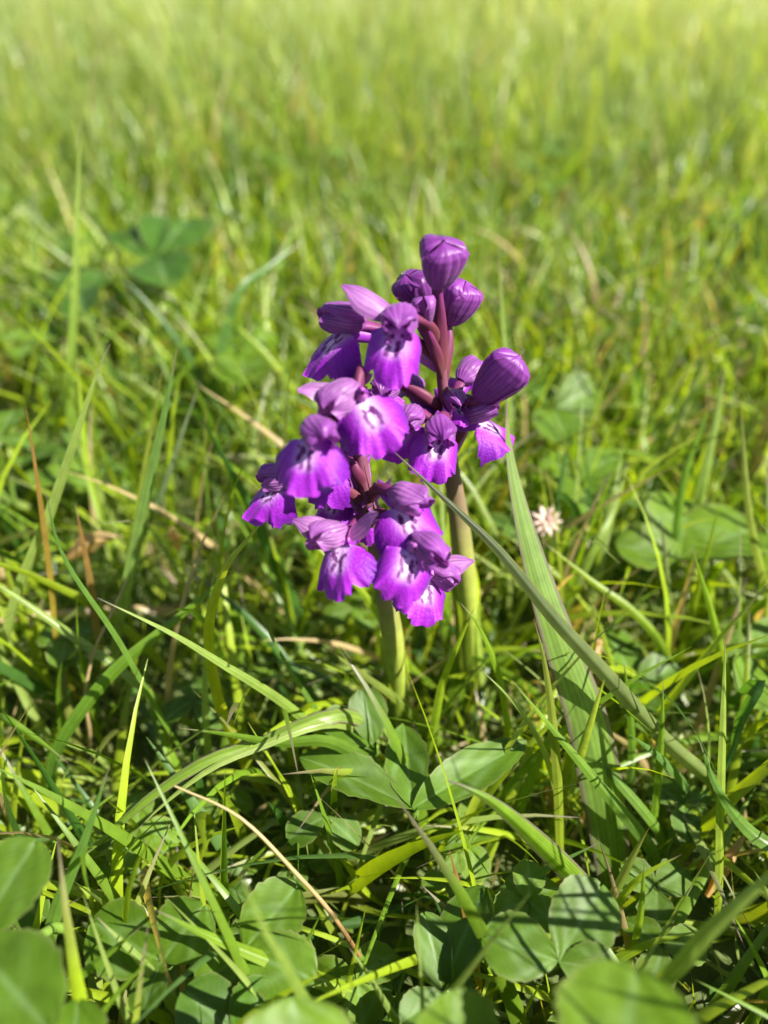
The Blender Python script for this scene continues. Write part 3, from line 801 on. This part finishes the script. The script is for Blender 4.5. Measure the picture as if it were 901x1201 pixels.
while cnt < 120:
    if cnt < 40:
        px, py = random.uniform(-60, 960), random.uniform(520, 1180)
        z = random.uniform(.010, .034)
    else:
        px, py = random.uniform(-60, 960), random.uniform(150, 560)
        z = random.uniform(.02, .06)
    p = at_z(px, py, z)
    f = math.sin(p[0] * 9 + 1.3) * math.cos(p[1] * 8 + .4)
    if cnt >= 40 and f < -0.15: 
        cnt += 0.34; continue
    vr = random.randrange(5)
    size = random.uniform(.006, .012) if cnt < 40 else random.uniform(.010, .018)
    look = ['mid green round', 'deep green round', 'dark green round', 'oval', 'bright green round'][vr]
    big = ('small' if size < .009 else 'larger') if cnt < 40 else ('small' if size < .0138 else 'large')
    if cnt < 40: lab, grp = f'{big} low clover leaf with {look} leaflets in the turf around the orchids', 'low clover leaves around the orchids'
    else: lab, grp = f'{big} blurred clover leaf with {look} leaflets in the grass beyond the orchids', 'clover leaves beyond the orchids'
    loose_clover(p[0], p[1], z, size, random.uniform(0, 6.3), lab, grp, vr, (random.uniform(-.3, .3), random.uniform(-.3, .3)))
    cnt += 1

# faded clover flower head
c = at_z(640, 614, .050)
root = empty('clover_flower', (c[0], c[1], 0))
tag(root, 'faded whitish clover flower head behind the broad pale leaf', 'clover flower')
g = Geo(); tube(g, [(0.002, 0.004, -.004), (0, .001, .03), (0, 0, .050)], [.001, .0009, .0009], np.array([[.15, .2, .05], [.2, .22, .06]]), nseg=7, n=10)
g.build('stalk', M_STEM, root)
g0 = Geo()
P, T, U = sepal_pts(np.zeros(3), np.array([0, 0, 1.]), np.array([0, 1., 0]), .0058, .0026, .0012, 0.5, n=7, m=5, tipw=.3)
g0.grid(P, mixc([.62, .56, .46], [.50, .34, .26], T * .6))
fm = g0.mesh('floret', M_SEPAL)
for k in range(34):
    o = bpy.data.objects.new('floret', fm); col.objects.link(o); o.parent = root
    a = k * 2.39996; zc = 1 - 1.7 * (k + .5) / 34
    d = Vector((math.sqrt(max(0, 1 - zc * zc)) * math.cos(a), math.sqrt(max(0, 1 - zc * zc)) * math.sin(a), zc))
    o.location = Vector((0, 0, .051)) + d * .0008
    o.scale = (.8, .8, .75)
    o.rotation_euler = d.to_track_quat('Z', 'Y').to_euler()

# curled dead leaf scraps lying in the turf
for k, (px, py, z, wx, L_, az, lab) in enumerate([(112, 640, .035, .006, .018, .3, 'curled tan dead leaf scrap caught between the left blades'), (700, 765, .03, .004, .012, 1.0, 'pinkish dead leaf scrap beside the dark clover'), (205, 630, .035, .004, .010, 2.0, 'small tan dead leaf scrap behind the upright blades'), (855, 1010, .015, .003, .02, .8, 'thin rusty dead blade scrap at the right turf')]):
    c = at_z(px, py, z)
    P = spline([c + np.array([-math.cos(az), -math.sin(az), -.3]) * L_ / 2, c + np.array([0, 0, .002]), c + np.array([math.cos(az), math.sin(az), .2]) * L_ / 2], 14)
    g = blade_geo(P, wx, PAL['straw'] * [1.2, .95, .8], PAL['straw'] * 1.1, 20, .5, None, .3, .4)
    tag(g.build('dead_leaf', M_GRASS, None, c), lab, 'dead leaf')

# ------------------------------------------------------------------ meadow grass
def make_blades(x, y, L, w, tilt, az, bend, colr, tipc, nsec, cross, tw):
    """Vectorised blades -> (nb, nsec, cross, 3) points and colours."""
    nb = len(x)
    s = np.linspace(0, 1, nsec)
    th = tilt[:, None] + bend[:, None] * s[None] ** 1.3
    st = L[:, None] / (nsec - 1)
    hx = np.concatenate([np.zeros((nb, 1)), np.cumsum(np.sin(th[:, :-1]) * st, 1)], 1)
    hz = np.concatenate([np.zeros((nb, 1)), np.cumsum(np.cos(th[:, :-1]) * st, 1)], 1)
    ca, sa_ = np.cos(az), np.sin(az)
    P = np.stack([x[:, None] + hx * ca[:, None], y[:, None] + hx * sa_[:, None], hz - .004], -1)
    P[..., 2] = np.maximum(P[..., 2], 0.0005)
    T = np.stack([np.sin(th) * ca[:, None], np.sin(th) * sa_[:, None], np.cos(th)], -1)
    Nn = np.stack([np.cos(th) * ca[:, None], np.cos(th) * sa_[:, None], -np.sin(th)], -1)
    S = np.cross(T, Nn)
    rl = tw[:, None] * (0.4 + s[None])
    S2 = S * np.cos(rl)[..., None] + Nn * np.sin(rl)[..., None]
    N2 = np.cross(S2, T)
    hw = 0.5 * w[:, None] * (1 - s ** 2.2)[None] * (0.7 + 0.3 * np.minimum(1, s * 4))[None] + 0.00004
    u = np.linspace(-1, 1, cross)
    G = P[:, :, None] + S2[:, :, None] * (u[None, None, :, None] * hw[:, :, None, None]) + N2[:, :, None] * (np.abs(u)[None, None, :, None] * 0.4 * hw[:, :, None, None])
    C = colr[:, None, :] * (1 - sstep(.72, 1.0, s)[None, :, None]) + tipc[:, None, :] * sstep(.72, 1.0, s)[None, :, None]
    base = np.array([.20, .22, .06])
    C = mixc(C, base, (1 - sstep(0, .25, s))[None, :] * 0.5 * np.ones((nb, 1)))
    C = np.broadcast_to(C[:, :, None, :], G.shape)
    return P, G, C
def blades_mesh(name, G, C, mat):
    nb, n, m = G.shape[:3]
    idx = np.arange(nb * n * m).reshape(nb, n, m)
    q = np.stack([idx[:, :-1, :-1], idx[:, :-1, 1:], idx[:, 1:, 1:], idx[:, 1:, :-1]], -1).reshape(-1, 4)
    uu, vv = np.meshgrid(np.linspace(0, 1, m), np.linspace(0, 1, n))
    UV = np.broadcast_to(np.stack([uu, vv], -1), (nb, n, m, 2)).reshape(-1, 2)
    return raw_mesh(name, G.reshape(-1, 3), q, C.reshape(-1, 3), UV, mat)
def patch(x, y, f, ph):
    return np.sin(x * f + ph + 1.7 * np.sin(y * f * .7 + ph)) * np.cos(y * f * .8 - ph + 1.3 * np.sin(x * f * .6))
def palette(nb, dry, warm):
    names = ['fresh', 'lime', 'blue', 'pale', 'deep', 'olive', 'straw', 'gold']
    base = np.array([PAL[k] for k in names])
    p = np.array([.28, .36, .06, .20, .07, .03, 0, 0])
    w = np.tile(p, (nb, 1))
    w[:, 6] = dry; w[:, 7] = dry * .15
    w[:, 1] += .25 * np.clip(warm, 0, 1); w[:, 4] += .25 * np.clip(-warm, 0, 1)
    cs = np.cumsum(w, 1); cs /= cs[:, -1:]
    k = (rng.random(nb)[:, None] > cs).sum(1)
    return base[k] * rng.uniform(.8, 1.2, (nb, 1)), k

# silhouettes that loose blades may not cover
def blocked(P):
    px, py, dep = project(P)
    inside = (px > -20) & (px < PW + 20) & (py > -20) & (py < PH + 20)
    bad = (inside & (dep < .125)).any(1) | (dep < .06).any(1) & inside.any(1)
    yy = P[..., 1]
    box = (px > 296) & (px < 626) & (py > 272) & (py < 745)
    bad |= (box & (yy < .158)).any(1)
    for hp in HMASK:
        bad |= ((np.abs(px - hp[0]) < hp[3]) & (np.abs(py - hp[1]) < hp[3]) & (dep < hp[2] - .002)).any(1)
    return bad
HMASK = []
for (hx, hy, hd) in HERO[:len(HERO)]:
    step = max(1, len(hx) // 6)
    for a, b, c in list(zip(hx, hy, hd))[::step]:
        if -20 < a < PW + 20 and 380 < b < PH + 20 and c > .09:
            HMASK.append((a, b, c, 9))

def zone(n, xr, yr, wide, Lr, wr, nsec, cross, seed_ph, bendr=(.2, 1.4), tiltr=.5):
    y = rng.uniform(yr[0], yr[1], n)
    hw = xr + wide * np.maximum(y, 0)
    x = rng.uniform(-1, 1, n) * hw
    pt = patch(x, y, 5.0, seed_ph); pt2 = patch(x, y, 17.0, seed_ph + 2)
    keep = rng.random(n) < .62 + .38 * pt2
    x, y, pt, pt2 = x[keep], y[keep], pt[keep], pt2[keep]; n = len(x)
    L = rng.uniform(Lr[0], Lr[1], n) * (1 + .25 * pt)
    w = rng.uniform(wr[0], wr[1], n) * (.75 + .5 * rng.random(n))
    tilt = np.abs(rng.normal(0, tiltr, n)); az = rng.uniform(0, 2 * math.pi, n)
    bend = rng.uniform(bendr[0], bendr[1], n)
    c, k = palette(n, .05 + .06 * np.clip(pt2, 0, 1), pt)
    tipc = np.where((rng.random(n) < .3)[:, None], PAL['tip'] * .9, c)
    tw = rng.normal(0, .7, n)
    return x, y, L, w, tilt, az, bend, c, tipc, tw, k

# near turf
x, y, L, w, tilt, az, bend, c, tc_, tw, kk = zone(36000, .48, (-.25, .62), .15, (.035, .090), (.0015, .0040), 8, 3, .3, tiltr=.55)
L = np.where(y < .13, L * .85, L); L = np.where((y > .13) & (y < .22), L * .9, L)
n_ = 1700  # tall blades added out of view to cast shade over the foreground
xa = np.where(rng.random(n_) < .5, rng.uniform(.085, .34, n_), rng.uniform(-.26, .12, n_)); ya = np.where(xa > .12, rng.uniform(-.16, .10, n_), rng.uniform(-.14, .035, n_))
ca, ka = palette(n_, np.full(n_, .05), np.zeros(n_))
x = np.r_[x, xa]; y = np.r_[y, ya]; L = np.r_[L, rng.uniform(.07, .16, n_)]; w = np.r_[w, rng.uniform(.0018, .0045, n_)]
tilt = np.r_[tilt, np.abs(rng.normal(0, .25, n_))]; az = np.r_[az, rng.uniform(0, 6.28, n_)]; bend = np.r_[bend, rng.uniform(.1, .9, n_)]
kk = np.r_[kk, ka]; c = np.r_[c, ca]; tc_ = np.r_[tc_, ca]; tw = np.r_[tw, rng.normal(0, .7, n_)]
P, G, C = make_blades(x, y, L, w, tilt, az, bend, c, tc_, 8, 3, tw)
ok = ~blocked(P)
shade_tuft = np.arange(len(x)) >= len(x) - n_
pxt, pyt, dpt = project(P)
ok &= ~(shade_tuft & ((pxt > -10) & (pxt < PW + 10) & (pyt < PH + 10) & (dpt > 0)).any(1))
P, G, C, w, x, y, kk, bend = P[ok], G[ok], C[ok], w[ok], x[ok], y[ok], kk[ok], (tilt + bend)[ok]
px, py, dep = project(P)
vis = ((px > 0) & (px < PW) & (py > 0) & (py < PH))
plen = np.abs(np.diff(py, axis=1)).sum(1) + np.abs(np.diff(px, axis=1)).sum(1)
score = np.where(vis.mean(1) > .5, plen * FPX * w / np.maximum(dep.min(1), .05), 0) * (P[..., 2].max(1) > .03)
order = np.argsort(-score)
single, rest = order[:230], order[230:]
for i in single:
    o = np.array([P[i, 0, 0], P[i, 0, 1], 0.0])
    ob = bpy.data.objects.new('grass_blade', blades_mesh('grass_blade', G[i:i + 1] - o, C[i:i + 1], M_GRASS))
    ob.location = o
    col.objects.link(ob)
    look = ('narrow ' if w[i] < .0032 else 'broad ') + ['fresh green', 'yellow-green', 'blue-green', 'pale green', 'dark green', 'olive', 'straw-coloured', 'golden'][kk[i]]
    pose = 'upright' if bend[i] < .8 else 'curved' if bend[i] < 1.5 else 'drooping'
    if o[1] < .125: tag(ob, look + ' ' + pose + ' turf blade between the clover in front of the orchids', 'grass blade', 'turf blades in front of the orchids')
    elif o[1] < .26: tag(ob, look + ' ' + pose + ' turf blade growing level with the orchid stems', 'grass blade', 'turf blades around the orchid stems')
    else: tag(ob, look + ' ' + pose + ' turf blade in the grass beyond the orchid stems', 'grass blade', 'turf blades beyond the orchids')
x, y, L, w, tilt, az, bend, c, tc_, tw, kk = zone(60000, .42, (-.20, .75), .2, (.008, .030), (.0008, .0020), 4, 2, .9, tiltr=.8)
P2, G2, C2 = make_blades(x, y, L, w, tilt, az, bend, c * rng.uniform(.7, 1.1, (len(x), 1)), tc_, 4, 2, tw)
moss = bpy.data.objects.new('undergrowth', blades_mesh('undergrowth', G2, C2, M_GRASS))
col.objects.link(moss)
tag(moss, 'fine mossy undergrowth at the foot of the turf', 'undergrowth', kind='stuff')
near = bpy.data.objects.new('turf_grass', blades_mesh('turf_grass', G[rest], C[rest], M_GRASS))
col.objects.link(near)
tag(near, 'dense short green turf grass around the orchids, with unseen tall tufts added for shade', 'grass', kind='stuff')

# meadow further back
parts = []
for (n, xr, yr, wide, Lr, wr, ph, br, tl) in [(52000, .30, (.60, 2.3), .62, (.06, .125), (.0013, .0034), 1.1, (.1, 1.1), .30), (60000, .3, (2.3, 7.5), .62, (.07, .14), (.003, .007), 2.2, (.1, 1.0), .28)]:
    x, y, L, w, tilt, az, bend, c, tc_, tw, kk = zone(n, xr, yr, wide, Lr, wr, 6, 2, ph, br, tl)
    c = mixc(c, np.array([.42, .47, .24]), .85 * np.clip((y - .5) / 1.6, 0, 1))  # blade colour painted paler with distance, standing in for milky glare
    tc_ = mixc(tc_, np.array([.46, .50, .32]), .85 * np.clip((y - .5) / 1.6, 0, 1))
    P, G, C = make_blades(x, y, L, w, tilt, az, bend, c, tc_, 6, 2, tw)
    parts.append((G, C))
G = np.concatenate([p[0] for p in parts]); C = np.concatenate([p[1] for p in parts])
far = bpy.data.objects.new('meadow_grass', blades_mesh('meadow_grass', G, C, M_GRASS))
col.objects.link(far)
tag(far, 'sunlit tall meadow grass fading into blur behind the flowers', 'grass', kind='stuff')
